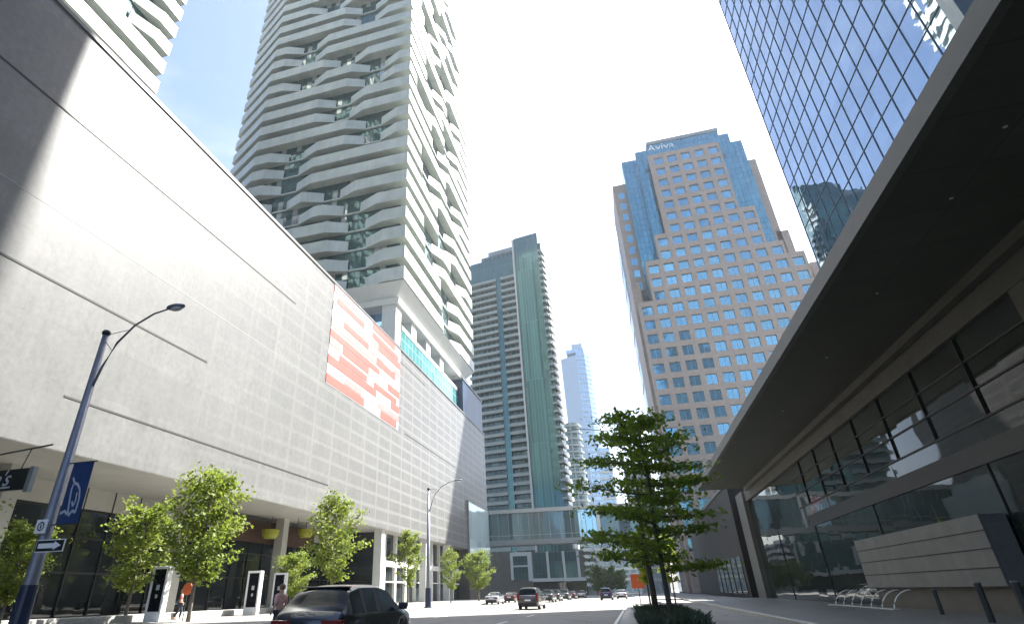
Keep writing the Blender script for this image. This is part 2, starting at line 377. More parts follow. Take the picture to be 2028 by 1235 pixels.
fr.box(-36.5,-36.1,82.4,125,5.2,6.0); fr.box(-36.5,-36.1,82.4,125,3.0,3.2)
fr.build('white_glazing_frame','white_metal',gl)
for y in (79,98.5,112):
    MB().box(-35.6,-34.4,y,y+1.25,.15,9.86).build('column','white_stone',ar)
for y in (28,45,62):
    MB().box(-41.0,-39.9,y,y+1.1,.15,9.86).build('column','soffit',ar)
j=MB(); j.box(WX,WX+.03,-45,49.7,32.25,32.37); j.build('wall_joint','dark_joint',ar)
j=MB(); j.box(WX,WX+.03,-45,37.5,20.10,20.24); j.build('wall_joint','dark_joint',ar)
j=MB(); j.box(WX,WX+.03,25.6,61.3,13.2,13.33); j.build('wall_joint','dark_joint',ar)
j=MB(); j.box(WX,WX+.015,-45,58,24.9,24.95); j.build('wall_joint','grey_slab',ar)
j=MB(); j.box(WX,WX+.02,83,96,37.6,37.72); j.build('wall_joint','dark_joint',ar)
j=MB(); j.box(WX,WX+.02,86,116,25.6,25.72); j.build('wall_joint','dark_joint',ar)
MB().box(WX+.02,WX+.35,125.4,144.9,7.5,19.8).build('glass_panel_bay','panel_glass',ar)
fr=MB(); fr.box(WX,WX+.4,125,125.4,7.4,20); fr.box(WX,WX+.42,125.4,144.9,19.8,20.1); fr.build('bay_frame','frame_grey',ar)
MB().box(-42,WX-.05,126,145,.15,9.86).build('end_block','brown_stone',ar)
# mural of dashes
Y0,Y1,Z0,Z1=58.3,82.8,25.4,39.75
mu=MB().box(WX,WX+.04,Y0,Y1,Z0,Z1).build('mural_ground','mural_white',ar)
rnd=random.Random(11)
rows=11; h=(Z1-Z0)/rows
pat=[ # per row from the bottom: (start,end,colour) in 0..1
 [(0,.46,'r'),(.7,.97,'r')],[(.50,.60,'g'),(.66,1,'p'),(.2,.42,'p')],[(0,.62,'r'),(.62,.8,'g'),(.86,1,'r')],
 [(.12,.48,'r'),(.58,.96,'r')],[(0,.14,'p'),(.15,.50,'r'),(.8,1,'r')],[(0,.66,'r'),(.7,.8,'g')],[(0,.58,'p'),(.6,.92,'r')],
 [(.14,.48,'r'),(.5,.72,'g'),(.88,1,'p')],[(.62,1,'r'),(.54,.62,'p'),(.0,.1,'g')],[(.04,.40,'r'),(.52,.96,'r')],[(0,.28,'p'),(.30,.5,'g'),(.52,.9,'r')]]
ms={'r':MB(),'p':MB(),'g':MB()}
for k,row in enumerate(pat):
    for a,bb,c in row:
        z=Z0+k*h+.12; MB().box(WX+.04,WX+.075,Y0+a*(Y1-Y0),Y0+bb*(Y1-Y0),z,z+h*(.72 if k%2 else .92)).build('mural_block',{'r':'mural_red','p':'mural_pink','g':'mural_grey'}[c],mu)
# low ledge in front of the arena
tag(MB().box(-31.4,-30.2,-20,70,.15,.55).build('ledge','kerb',bevel=.03),'long low pale stone ledge in front of the arena ground floor','ledge')
# one roof glass band: sunlit part coloured teal, shaded part coloured dark blue
tg=thing('podium_glass_screen',(-36,86,40.2),'glass screen on the arena roof edge below the white tower, coloured teal as sunlit','glass screen')
MB().box(-36.2,-36,88,126,40.2,46.4).build('glass_panel','sunlit_band_glass',tg)
MB().box(-36.3,-35.9,88,126,46.4,47.3).build('top_rail','white_metal',tg)
bb=thing('roof_glass_box',(-36,130,40.2),'glass box at the far end of the arena roof, coloured dark blue as shaded','roof box')
MB().prism([(-50,126.2),(-34.6,126.2),(-34.6,146),(-50,146)],40.2,49.5).build('shaded_glazing','shaded_band_glass',bb)
MB().box(-50.2,-34.4,126,146.2,49.5,49.9).build('coping','frame_grey',bb)
# ------------------------------------------------------------------ harbour towers with woven balconies
def band_floor(mb,poly,gaps,z,H=2.9,P=2.1,taper=4.6):
    """poly: ccw corner points; gaps: per edge list of (u0,u1) metres open; edges None are skipped"""
    n=len(poly); pts=[Vector(p) for p in poly]
    nor=[]
    for i in range(n):
        d=(pts[(i+1)%n]-pts[i]).normalized(); nor.append(Vector((d.y,-d.x)))
    def off(i,u,o,L):
        a=pts[i]; d=(pts[(i+1)%n]-a).normalized()
        if u<=0: m_=(nor[i]+nor[i-1]); m_=m_/(m_.dot(nor[i])); return a+m_*o
        if u>=L: m_=(nor[i]+nor[(i+1)%n]); m_=m_/(m_.dot(nor[i])); return pts[(i+1)%n]+m_*o
        return a+d*u+nor[i]*o
    for i in range(n):
        if gaps[i] is None: continue
        L=(pts[(i+1)%n]-pts[i]).length
        st=[]; u=0; 
        segs=[]; cur=0
        for g0,g1 in sorted(gaps[i]):
            segs.append((cur,g0,1)); segs.append((g0,g1,0)); cur=g1
        segs.append((cur,L,1))
        for a,b_,full in segs:
            if b_-a<.2: continue
            if full:
                us=[a,b_]; os=[P,P]
                if a>0: us=[a,a+taper,b_]; os=[.45,P,P]
                if b_<L: us=us[:-1]+[b_-taper,b_]; os=os[:-1]+[P,.45]
                if len(us)==4 and us[1]>us[2]: us=[a,(a+b_)/2,b_]; os=[.45,P*.7,.45]
                h=H
            else: us=[a,b_]; os=[.35,.35]; h=.35
            base=len(mb.v)
            for u_,o_ in zip(us,os):
                q0=off(i,u_,0,L); q1=off(i,u_,o_,L); q2=off(i,u_,max(o_-.22,0),L)
                hh=h if o_>.5 or not full else h*.9
                mb.v+=[(q0.x,q0.y,z),(q1.x,q1.y,z),(q1.x,q1.y,z+hh),(q2.x,q2.y,z+hh),(q2.x,q2.y,z+.3),(q0.x,q0.y,z+.3)]
            for k in range(len(us)-1):
                o0=base+k*6
                for q in range(6): mb.f.append((o0+q,o0+(q+1)%6,o0+6+(q+1)%6,o0+6+q))
            if a>0 or not full: mb.f.append(tuple(base+q for q in (5,4,3,2,1,0)))
            if b_<L or not full: e=base+(len(us)-1)*6; mb.f.append(tuple(e+q for q in range(6)))
def inset(poly,o):
    n=len(poly); pts=[Vector(p) for p in poly]; out=[]
    for i in range(n):
        d0=(pts[i]-pts[i-1]).normalized(); d1=(pts[(i+1)%n]-pts[i]).normalized()
        n0=Vector((d0.y,-d0.x)); n1=Vector((d1.y,-d1.x)); m_=n0+n1; m_=m_/m_.dot(n1); q=pts[i]+m_*o; out.append((q.x,q.y))
    return out
T1=[(-76.4,89.),(-37.5,89.),(-37.5,140.),(-76,140.),(-88,130.),(-88.,94.9)]   # ccw; edge0 south, 1 street, 5 chamfer
t1=thing('balcony_tower',(-37.5,89,40.2),'white high-rise wrapped in woven wavy balconies rising behind the arena roof','tower','white towers with woven balconies')
ZB=57.2; PI_=5.05; NF=28
pd=MB(); pd.prism(inset(T1,-3.2),40.2,53); pd.build('podium_glazing','podium_glass',t1)
for (x,y) in ((-39.3,90.6),(-39.3,99.5),(-39.3,109),(-39.3,119),(-39.3,134),(-52,90.6),(-64,90.6)):
    c_=MB(); c_.box(x-1.5,x+1.5,y-1.4,y+1.4,40.2,52.9); c_.build('column','white_stone',t1)
sk=MB(); sk.prism(inset(T1,.2),52.9,54.0,inset(T1,.6)); sk.build('lower_cornice','white_metal',t1)
sk=MB(); sk.prism(inset(T1,-.4),54.0,57.0,inset(T1,1.9)); sk.build('base_skirt','white_metal',t1)
MB().prism(T1,57.0,ZB+NF*PI_).build('glazing','harbour_glass',t1)
south=[[.24],[.24],[.25],[.26],[.7,.3],[.44,.8],[.75],[.75],[.73,.2],[.2],[.43],[.43],[.23],[.73,.2],[.43],[.75],[.75],[.3],[.3],[.6,.15],[.5],[.2,.7],[.45],[.7],[.7],[.3],[.3],[.55]]
street=[[.62],[.6],[.58],[.35],[.33,.75],[.55],[.53],[.3],[.28,.7],[.68],[.45],[.43],[.2,.66],[.64],[.35],[.33,.72],[.7],[.5],[.3,.6],[.25],[.7],[.45],[.4,.75],[.6],[.3],[.3,.7],[.5],[.5]]
LS,LT=38.9,51.0
for k in range(NF):
    mb=MB(); rk=random.Random(k)
    g0=[((1-c)*LS-2.1,(1-c)*LS+2.1) for c in south[k]]; g0=[(max(a,.0),min(b_,LS)) for a,b_ in g0]
    g1=[(c*LT-3,c*LT+3) for c in street[k]]
    band_floor(mb,T1,[g0,g1,[],[],[],[]],ZB+k*PI_)
    mb.build('balcony_band','balcony_metal',t1)
MB().prism(inset(T1,-1),ZB+NF*PI_,ZB+NF*PI_+5).build('roof_parapet','white_metal',t1)
T2=[(-112,-10.),(-72.,-10.),(-72.,49.5),(-112,49.5)]
t2=thing('balcony_tower',(-72,49.5,40.2),'white balconied tower above the shaded near end of the arena wall, upper left corner','tower','white towers with woven balconies')
MB().prism(T2,40.2,72+24*5.05).build('glazing','harbour_glass',t2)
for k in range(-1,24):
    mb=MB(); z=77.0+k*5.05
    rk=random.Random(k+50); L=59.5
    gg=[]
    if k>=2:
        c=rk.choice([.15,.3,.45,.75,.62]); gg=[(c*L-3,c*L+3)]
    if k in(3,4): gg=[(L*.80,L*.90)]
    band_floor(mb,T2,[[],gg,[],[]],z); mb.build('balcony_band','balcony_metal',t2)
# ------------------------------------------------------------------ glass tower above the canopy (right)
gt=thing('glass_tower',(36,44.3,13.9),'mirror glass office tower rising above the dark canopy on the right','tower')
MB().box(36,80,44.9,89.3,13.9,200).build('curtain_wall','tower_glass',gt)
mu_=MB()
y=44.9
while y<89.3: mu_.box(35.9,36,y-.022,y+.022,13.9,200); y+=2.96
z=13.9+2.7
while z<200: mu_.box(35.91,36,44.9,89.3,z-.025,z+.025); z+=4.26
mu_.build('mullion_grid','mullion_blue',gt)
MB().box(35.7,40,43.4,44.9,13.9,200).build('corner_frame','frame_grey',gt)
MB().box(39.5,80,-40,43.4,13.9,200).build('recessed_glazing','recess_glass',gt)
# canopy
cp=thing('canopy',(9.9,0,13),'deep dark canopy roof running along the right side of the street','canopy')
MB().box(10.05,60,-45,82,13.05,13.85).build('soffit','dark_soffit',cp)
fa=MB(); fa.box(9.75,10.05,-45,82.1,13.0,13.75); fa.box(10.05,60,82,82.2,13.0,13.75); fa.build('fascia','fascia',cp)
lp=MB(); lp.box(15.35,15.75,-45,82,12.62,13.048); lp.build('lip_beam','brown_stone',cp)
for (x,y) in ((12.1,15.6),(12.2,19),(12.3,26),(13.0,14.2),(12.4,34),(12.4,45)):
    d=MB(); d.tube([(x,y,13.05),(x,y,13.03)],.06,12); d.build('downlight','lens',cp)
# lobby building under canopy
lb=thing('lobby_building',(16,30,.15),'glass fronted lobby with stone piers under the dark canopy','building')
MB().box(16.1,60,24.5,85,.15,11.7).build('glazing','lobby_glass',lb)
MB().box(15.85,60,-45,85,11.7,13.04).build('stone_header','brown_stone',lb)
MB().box(15.9,60,20.8,24.5,.15,11.7).build('stone_pier','brown_stone',lb)
pj=MB()
for z in (2.4,4.8,7.2,9.6): pj.box(15.88,15.9,20.8,24.5,z,z+.05)
pj.build('pier_joint','dark_joint',lb)
MB().box(16.6,60,19.6,20.8,.15,11.7).build('dark_slot','black',lb)
MB().box(15.9,60,-45,19.6,.15,11.7).build('stone_pier','brown_stone',lb)
fr=MB(); y=24.5
while y<62: fr.box(16.0,16.1,y,y+.04,8.0,11.7); y+=4.84
for z in (10.45,9.2,7.95): fr.box(16.03,16.1,24.5,62,z,z+.08)
[fr.box(16.04,16.1,yy,yy+.04,.15,7.1) for yy in (31,45,59,73)]
fr.build('glazing_frame','frame_dark',lb)
MB().box(16.0,16.1,24.5,60,6.2,7.1).build('spandrel','frame_dark',lb)
MB().box(15.5,17.2,85,90,.15,13.0).build('end_column','fascia',lb)
MB().box(16.2,17.2,58,58.6,.15,11.7).build('column','frame_grey',lb)
st=thing('stone_block_wall',(15,39,0.15),'pale stone block wall with three joints standing behind the bike rack','wall')
s_=MB(); s_.box(14.9,15.9,31,47,1.25,4.1); so_=s_.build('stone_face','plaza',st)
jj=MB()
for z in (1.95,2.7,3.42): jj.box(14.88,14.9,31,47,z,z+.05)
jj.build('joint','dark_joint',so_)
MB().box(15.2,15.9,31.4,46.6,.15,1.25).build('recessed_base','brown_stone',st)
# bike rack
brk=thing('bike_rack',(14.4,46,.15),'row of curved white bike rack hoops on the plaza before the stone wall','bike rack')
for k in range(7):
    y=40.5+k*1.75; q=MB()
    q.tube([(13.7+1.15*math.sin(t*math.pi/2/7),y,.17+.95*(1-math.cos(t*math.pi/2/7))**.75*1.0) if 0 else (13.75+1.1*(t/7)**1.5,y,.16+.95*math.sin(t/7*math.pi/2)) for t in range(8)],.035,8)
    q.build('hoop','sign_white',brk,smooth=True)
MB().box(13.5,13.9,40,52,.152,.20).build('base_rail','lens',brk)
q=thing('bollard',(11.8,26.4,.15),'nearer dark steel bollard on the plaza at the lower right edge','bollard','bollards on the plaza')
MB().tube([(11.8,26.4,.15),(11.8,26.4,1.4)],.11,14).build('post','dark_metal',q,smooth=False)
MB().tube([(11.8,26.4,1.4),(11.8,26.4,1.44)],.125,14).build('cap','frame_grey',q)
dup(q,(11.9,24.3,.15),'bollard at the very right edge of the photo, cut by the frame')
dup(q,(13.2,33.5,.15),'farther bollard standing just right of the bike rack hoops',scale=.8)
blk=thing('sky_blocker',(60,140,.15),'plain grey slab added out of view behind the canopy to cut skylight on the arena wall','building')  # added block, not directly seen; holds low skylight off the arena's far wall
MB().box(32,100,92,198,.15,35).build('wall','grey_curtain',blk); MB().box(31.8,100,91.8,198.2,35,35.6).build('coping','frame_grey',blk)
# brown podium next to the lobby, pale block
pb=thing('podium_building',(14,105,.15),'dark brown stone podium beyond the canopy end','building')
MB().box(15.0,50,92,160,.14,15).build('wall','dark_brown',pb)
g_=MB(); [g_.box(14.9,15.0,94+k*5,97.6+k*5,.6,5.5) for k in range(6)]; g_.build('shop_window','lobby_glass',pb)
g_=MB(); [g_.box(16+k*6,20.6+k*6,91.9,92,.6,6) for k in range(5)]; g_.build('shop_window','lobby_glass',pb)
MB().box(14.8,50,91.8,160,15,15.5).build('coping','fascia',pb)
# ------------------------------------------------------------------ stepped granite office
FY=205.0; S=FY/130
of=thing('office_block',(46,FY,.15),'stepped pink granite office block with square blue windows and a glass crown','office building')
zz_=lambda z:(z-1.4)*S+1.4
PX,PZ=3.61*S,3.84*S
wz0=zz_(109.2); cx0=.181*FY
zt=lambda k: wz0-k*PZ
def cols(r):
    if r<=5: return 0,4
    if r==6: return 0,5
    if r in (7,8): return -1,5
    if r==9: return -2,6
    if r in (10,11): return -2,7
    return -3,8
WW,WH=2.4*S,2.45*S
wall=MB(); panes=[]
NR=27
for r in range(NR):
    lo,hi=cols(r); zc=zt(r)
    x0=cx0+lo*PX-PX*.5; x1=cx0+hi*PX+PX*.5
    wall.box(x0,x1,FY,FY+.8,zc+WH/2,zc+PZ-WH/2)
    for c in range(lo,hi+2):
        xa=cx0+c*PX-PX/2; a=xa-(PX-WW)/2 if c>lo else xa; b_=xa+(PX-WW)/2 if c<=hi else xa
        wall.box(a,b_,FY,FY+.8,zc-WH/2,zc+WH/2)
    for c in range(lo,hi+1): panes.append((cx0+c*PX,zc))
wall.box(cx0-3*PX-PX/2,cx0+8*PX+PX/2,FY,FY+.8,.15,zt(NR-1)-WH/2)
wall.box(cx0-PX*.72,cx0-PX*.5,FY,FY+.8,zt(6)-WH/2,zt(0)+PZ-WH/2)
wall.build('granite_wall','pink_granite',of)
body=MB()
def bd(lo,hi,z0,z1): body.box(cx0+lo*PX-PX/2,cx0+hi*PX+PX/2,FY+.81,FY+40,z0,z1)
tt=lambda k: zt(k)+PZ-WH/2
bd(0,4,tt(6),tt(0)-.01); bd(0,5,tt(7),tt(6)); bd(-1,5,tt(9),tt(7)); bd(-2,6,tt(10),tt(9)); bd(-2,7,tt(12),tt(10)); bd(-3,8,.15,tt(12))
body.build('core','granite_sill',of)
vis=[q for q in panes if (q[1]-1.4)/FY>.10+max(0,(q[0]/FY-.12))*1.45]
vis=sorted(vis,key=lambda q:q[1])
first=set(vis[:100]); rest=MB()
for q in panes:
    x,z=q
    if q in first:
        po=MB().box(x-WW/2,x+WW/2,FY+.62,FY+.72,z-WH/2,z+WH/2).build('window','office_pane',of)
        m2=MB(); m2.box(x-.06,x+.06,FY+.55,FY+.62,z-WH/2,z+WH/2); m2.build('window_bar','office_bar',po)
    else:
        rest.box(x-WW/2,x+WW/2,FY+.62,FY+.72,z-WH/2,z+WH/2)
tag(rest.build('window','office_pane',of),kind='stuff')
def slab(name,mat,x0,x1,y,z1,z0=.2,y1=None):
    y=(y-130)*1+FY; k=y/(y-FY+130)      # same sight lines, true depth
    return MB().box(x0*k,x1*k,y,y+30,z0,(z1-1.4)*k+1.4).build(name,mat,of)
slab('glass_shoulder','office_curtain',18.3,22.4,134,117.3,60)
slab('glass_shoulder','office_curtain',14.4,18.4,138,118.0,60)
slab('glass_shoulder','office_curtain',38.6,44.1,134,117.5,60)
slab('glass_shoulder','office_curtain',43.6,48.2,138,117.4,60)
slab('granite_shoulder','pink_granite',10.9,15.2,142,112.8)
slab('granite_shoulder','pink_granite',47.5,51.2,141,112.0)
slab('granite_shoulder','pink_granite',50,53.0,141,86.5)
slab('granite_shoulder','pink_granite',52.6,54.6,141,79.5)
slab('granite_shoulder','pink_granite',10.4,12.6,136,74.5)
slab('granite_shoulder','pink_granite',52,54.5,133,71.5)
for k in range(9):
    z=165-k*PZ
    MB().box(18.6,21.2,FY+11.9,FY+12,z-1.7,z+1.7).build('side_window','office_pane',of)
MB().box(19.8*S,41.5*S,FY+3,FY+30,170,180.4).build('glass_crown','office_curtain',of)
MB().box(22.0*S*1.02,41.3*S*1.02,FY+9,FY+30,180.4,189.2).build('crown_top','office_curtain',of)
MB().box(21.8*S*1.02,41.5*S*1.02,FY+8.6,FY+30.3,189.2,191).build('crown_coping','frame_grey',of)
tm=Matrix.Translation((41-46,FY+8.8-FY,186.6-.15))@Matrix.Rotation(R(90),4,'X')
text_mesh('roof_sign','Aviva','sign_white',of,5.4,tm,.1)
# pale slab behind the office's left edge
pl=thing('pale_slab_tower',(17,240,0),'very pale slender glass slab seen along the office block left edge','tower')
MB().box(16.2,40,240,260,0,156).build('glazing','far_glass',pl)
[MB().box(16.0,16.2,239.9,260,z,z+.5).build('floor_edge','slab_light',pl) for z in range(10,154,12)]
# ------------------------------------------------------------------ green condo in mid distance
cd=thing('condo_tower',(-20.7,220,0),'grey green condominium tower with stacked balconies and a white vertical fin','condominium tower',None,math.atan2(-.167,.986))
ORG[cd.name]=Vector((0,0,0))
B=lambda mb,nm,mt,par=cd,**k: mb.build(nm,mt,par,local=True,**k)
B(MB().box(-12.8,-.9,0,11,14,155.5),'glass_bay','condo_glass')
B(MB().box(-11.6,-4.2,-.6,0,14,143),'projecting_bay','condo_bay')
B(MB().box(-38,-13.6,1.2,11,14,135),'balcony_wall','condo_wall')
B(MB().box(-38,-13.6,.6,11,135,147.5),'upper_glazing','condo_glass')
B(MB().box(-31,-13.6,2,11,147.5,150.5),'penthouse','condo_wall')
B(MB().box(-27.5,-13.6,3,11,150.5,153.5),'penthouse','frame_grey')
B(MB().box(-13.6,-12.8,-.8,11,4,154.5),'white_fin','slab_light')
B(MB().box(-23.2,-20.6,.0,1.2,14,135),'glass_strip','condo_glass')
B(MB().box(-.9,0.1,1.0,5.2,14,150),'side_wall','condo_side')
B(MB().box(0.1,.4,2,7.4,14,124),'side_wall','condo_side')
nfl=36
for k in range(nfl):
    z=134.5-k*3.4
    if z<14: break
    for x0,x1 in ((-38.2,-23.2),(-20.6,-13.6)):
        s=MB(); s.quad((x0,-.5,z-.22),(x1,-.5,z-.22),(x1,-.5,z+1.05),(x0,-.5,z+1.05)); s.quad((x0,-.42,z),(x1,-.42,z),(x1,-.42,z+1.05),(x0,-.42,z+1.05)); s.v=[];s.f=[]
        i=0; s.v=[(x,y_,z_) for x in (x0,x1) for y_,z_ in ((-.5,z-.22),(1.2,z-.22),(1.2,z),(-.42,z),(-.42,z+1.05),(-.5,z+1.05))]
        s.f=[(5,4,3,2,1,0),(6,7,8,9,10,11)]+[(q,(q+1)%6,6+(q+1)%6,6+q) for q in range(6)]
        B(s,'balcony','condo_slab')
    if z<136: s=MB(); s.box(-1.2,.7,-.6,5,z+10.2-.25,z+10.2+.7); B(s,'corner_slab','condo_slab')
    if z<122:
        s=MB(); s.box(.3,1.2,1.2,7.6,z-.25,z+1.25); B(s,'side_balcony','white_metal')
pod=thing('condo_podium',(-38,205,0),'brown podium with a tall white frame and columns below the green condominium tower','building')
MB().box(-60,-15.5,205,222,0,13.5).build('wall','brown_stone',pod)
fr=MB(); fr.box(-40.5,-39.6,204.4,205,5,13.6); fr.box(-34.5,-33,204.4,205,4.6,13.6); fr.box(-39.6,-34.5,204.4,205,12.4,13.6); fr.box(-39.6,-34.5,204.4,205,9,9.5); fr.build('white_frame','slab_light',pod)
fr=MB(); [fr.box(x,x+.8,204.4,205,5.2,13.5) for x in (-28,-22.6,-17.8)]; fr.build('pilaster','slab_light',pod)
g_=MB(); g_.box(-39.6,-34.5,204.7,204.98,5,12.4); g_.box(-32.6,-28.2,204.7,204.98,5.4,13.2); g_.box(-27.2,-23,204.7,204.98,5.4,13.2); g_.box(-21.8,-18,204.7,204.98,5.4,13.2); g_.build('window','condo_glass',pod)
MB().box(-33,-15,202.5,205,4.3,5.3).build('street_canopy','slab_light',pod)
g_=MB(); g_.box(-33,-15.5,204.6,204.98,.3,4.2); g_.build('shop_window','shop_glass',pod)
pk=thing('parking_deck',(-16,212,0),'small white slabbed building at the foot of the green tower, right of the columns','building')
MB().box(-15.3,-13.4,206,240,0,13).build('core','grey_slab',pk)
for k in range(6):
    MB().box(-15.4,-12.2,204.5,240,2.6+k*2.1,3.6+k*2.1).build('slab_edge','white_metal',pk)
rt=thing('round_condo_tower',(-22,300,0),'round balconied tower just right of the green condominium tower','condominium tower')
def ring(cx,cy,r,n=28): return [(cx+r*math.cos(2*math.pi*k/n),cy+r*math.sin(2*math.pi*k/n)) for k in range(n)]
MB().prism(ring(-21.6,300,4.6),0,82).build('glazing','condo_side',rt)
for k in range(23): MB().prism(ring(-21.6,300,5.5),3+k*3.5,3.9+k*3.5).build('balcony','grey_slab',rt)
ft=thing('far_tower',(-22,450,0),'rounded skyscraper farthest down the street, coloured pale blue as if hazed','skyscraper')
MB().prism([(-34.5,452),(-21,446),(-20,470),(-34,470)],0,181).build('flat_face','hazed_blue',ft)
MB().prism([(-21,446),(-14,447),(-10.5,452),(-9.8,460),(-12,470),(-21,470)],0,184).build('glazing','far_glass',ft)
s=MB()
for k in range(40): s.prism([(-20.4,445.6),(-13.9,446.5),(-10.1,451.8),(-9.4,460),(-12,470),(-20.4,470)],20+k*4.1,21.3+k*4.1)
s.build('floor_edges','hazed_blue',ft)
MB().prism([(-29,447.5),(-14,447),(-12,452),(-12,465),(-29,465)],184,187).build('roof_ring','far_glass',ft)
MB().prism([(-24,448),(-15,448),(-13.5,453),(-13.5,462),(-24,462)],187,192).build('roof_ring','hazed_blue',ft)
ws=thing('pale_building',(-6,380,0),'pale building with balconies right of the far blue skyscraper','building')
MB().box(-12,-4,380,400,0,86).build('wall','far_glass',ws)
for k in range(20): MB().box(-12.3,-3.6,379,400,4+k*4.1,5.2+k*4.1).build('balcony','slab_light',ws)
gb=thing('grey_building',(-8,270,0),'low grey blue building closing the end of the street','building')
MB().box(-18,9,270,290,0,19.5).build('wall','grey_curtain',gb)
for z in (5,9,13,17): MB().box(-18.2,9.2,269.6,290,z,z+1.0).build('floor_edge','slab_light',gb)
gb=thing('concrete_building',(20,240,0),'plain grey block behind the far end of the skybridge','building')
MB().box(2,12,235,255,0,45).build('wall','grey_curtain',gb)
for k in range(10): MB().box(1.8,12.2,234.7,255,4+k*4.1,5+k*4.1).build('floor_edge','slab_light',gb)
# ------------------------------------------------------------------ skybridge
sb=thing('skybridge',(-20,146,12),'enclosed glass skybridge crossing the street between arena and offices','skybridge')
MB().box(-34,-11.2,145.4,149,12.9,19.2).build('glazing','bridge_glass',sb)
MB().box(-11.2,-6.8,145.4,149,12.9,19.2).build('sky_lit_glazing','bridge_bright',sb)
MB().box(-6.8,9.5,145.4,149,12.9,19.2).build('glazing','bridge_glass',sb)
MB().box(-34,9.6,144.9,149.4,19.2,20.1).build('roof_beam','slab_light',sb)
MB().box(-34,9.6,144.9,149.4,11.7,12.9).build('floor_beam','frame_grey',sb)
MB().box(-6.9,-6.1,144.8,145.4,12.9,19.2).build('end_post','white_metal',sb)
fr=MB(); [fr.box(-34+k*2.6,-33.9+k*2.6,145.3,145.4,12.9,19.2) for k in range(11)]; fr.box(-34,-6.9,145.32,145.4,13.9,14.0); fr.build('mullion','slab_light',sb)
# ------------------------------------------------------------------ trees
def make_tree(name,label,H,cr,z0,seed,leaf,bark,nl=5200,lsz=.17,layered=False,tr=.11,group=None,lean=(0,0),conical=.5):
    rnd=random.Random(seed)
    o=thing(name,(0,0,0),label,'tree',group); ORG[o.name]=Vector((0,0,0))
    t=MB()
    top=Vector((lean[0],lean[1],H*.93))
    tp=[Vector((0,0,-.1)).lerp(top,k/8)+Vector((rnd.uniform(-.05,.05),rnd.uniform(-.05,.05),0))*k/3 for k in range(9)]
    t.tube(tp,[tr*(1.15-.95*k/8)+.012 for k in range(9)],9)
    t.build('trunk',bark,o,smooth=True,local=True)
    lm=MB(); tips=[]
    nb=26 if layered else 24
    for b_ in range(nb):
        if rnd.random()<.08: continue
        a=(b_+.5)/nb; z=z0*.9+(H*.94-z0*.9)*a; base=tp[0].lerp(top,z/(H*.93)) if z<H*.93 else top.copy()
        ang=b_*2.4+rnd.uniform(-.4,.4)
        rad=cr*(math.sin(math.pi*min(1,(1-a)*.82+.13))**.8)*rnd.uniform(.65,1.15)
        if layered: rad=cr*(.45+.62*math.sin(math.pi*min(1,(1-a)*.80+.02)))*rnd.uniform(.7,1.02)
        if not layered: rad*= (1-.35*a)
        rise=rad*(.12 if layered else .75)*rnd.uniform(.5,1.3)
        if not layered: base=base-Vector((0,0,rise*.55))
        if base.z<z0*.6: base.z=z0*.6
        d=Vector((math.cos(ang),math.sin(ang),0)); pts=[base+d*rad*q+Vector((rnd.uniform(-.08,.08),rnd.uniform(-.08,.08),rise*q**1.2+rnd.uniform(-.06,.06))) for q in (0,.25,.5,.75,1)]
        lm.tube(pts,[.045*(1-a*.5),.035,.026,.018,.008],5)
        for q in (.25,.45,.65,.85,.98):
            p_=base+d*rad*q+Vector((0,0,rise*q**1.2)); tips.append((p_,rad,q,d))
            if q<1:
                for sgn in (-1,1):
                    dd=Vector((-d.y,d.x,0))*sgn; e=p_+(dd*.5+d*.35)*rad*.5*rnd.uniform(.5,1.1)+Vector((0,0,rise*.22))
                    lm.tube([p_,e],[.014,.006],4); tips.append((e,rad,q,dd)); tips.append((p_.lerp(e,.55),rad,q,dd))
    if not layered:
        for _ in range(7):      # long upright shoots with sparse leaves
            a0=rnd.uniform(0,6.28); b0=tp[0].lerp(top,rnd.uniform(.55,.95)); e=b0+Vector((math.cos(a0)*cr*rnd.uniform(.25,.75),math.sin(a0)*cr*rnd.uniform(.25,.75),H*rnd.uniform(.12,.24)))
            lm.tube([b0,b0.lerp(e,.5)+Vector((math.cos(a0)*.15,math.sin(a0)*.15,0)),e],[.03,.018,.006],5)
            for q in (.4,.55,.7,.85,1): tips.append((b0.lerp(e,q),cr*.25,q,Vector((1,0,0))))
    lm.build('limbs',bark,o,smooth=True,local=True)
    cw=MB()
    per=max(4,nl//len(tips))
    for p_,rad,q,d in tips:
        if rnd.random()<(.27 if layered else .24): continue
        sp=(.42 if layered else .27)*(cr/2.6)*rnd.uniform(.6,1.25); m_=int(per*rnd.uniform(.5,1.5))
        for _ in range(m_):
            c=p_+Vector((rnd.gauss(0,sp),rnd.gauss(0,sp),rnd.gauss(0,sp*(.22 if layered else .62))))
            nrm=Vector((rnd.gauss(0,.7),rnd.gauss(0,.7),rnd.uniform(.2,1.2))).normalized()
            ax=nrm.cross(Vector((rnd.random()-.5,rnd.random()-.5,rnd.random()-.5))).normalized(); ay=nrm.cross(ax)
            s1=lsz*rnd.uniform(.6,1.3); s2=s1*.55
            i=len(cw.v); tip=c+ax*s1-nrm*s1*.25; cw.v+=[tuple(c-ax*s1),tuple(c+ay*s2),tuple(tip),tuple(c-ay*s2)]; cw.f.append((i,i+1,i+2,i+3))
    cw.build('crown',leaf,o,local=True)
    return o
GT_='young street trees in front of the arena'
A=make_tree('street_tree','',9.2,3.1,2.6,3,'leaf_lit','bark_light',7500,.15,group=GT_,tr=.10)
A.location=(-26,31.4,.15); A['label']='largest bright green young tree, just right of the nearest white kiosk'
Bt=make_tree('street_tree','',8.8,2.8,2.6,8,'leaf_lit','bark_light',6000,.15,group=GT_,tr=.10)
Bt.location=(-26.6,50.2,.15); Bt.scale=(1.15,1.15,1.14); Bt['label']='bright green tree behind the dark SUV roof and below the red mural'
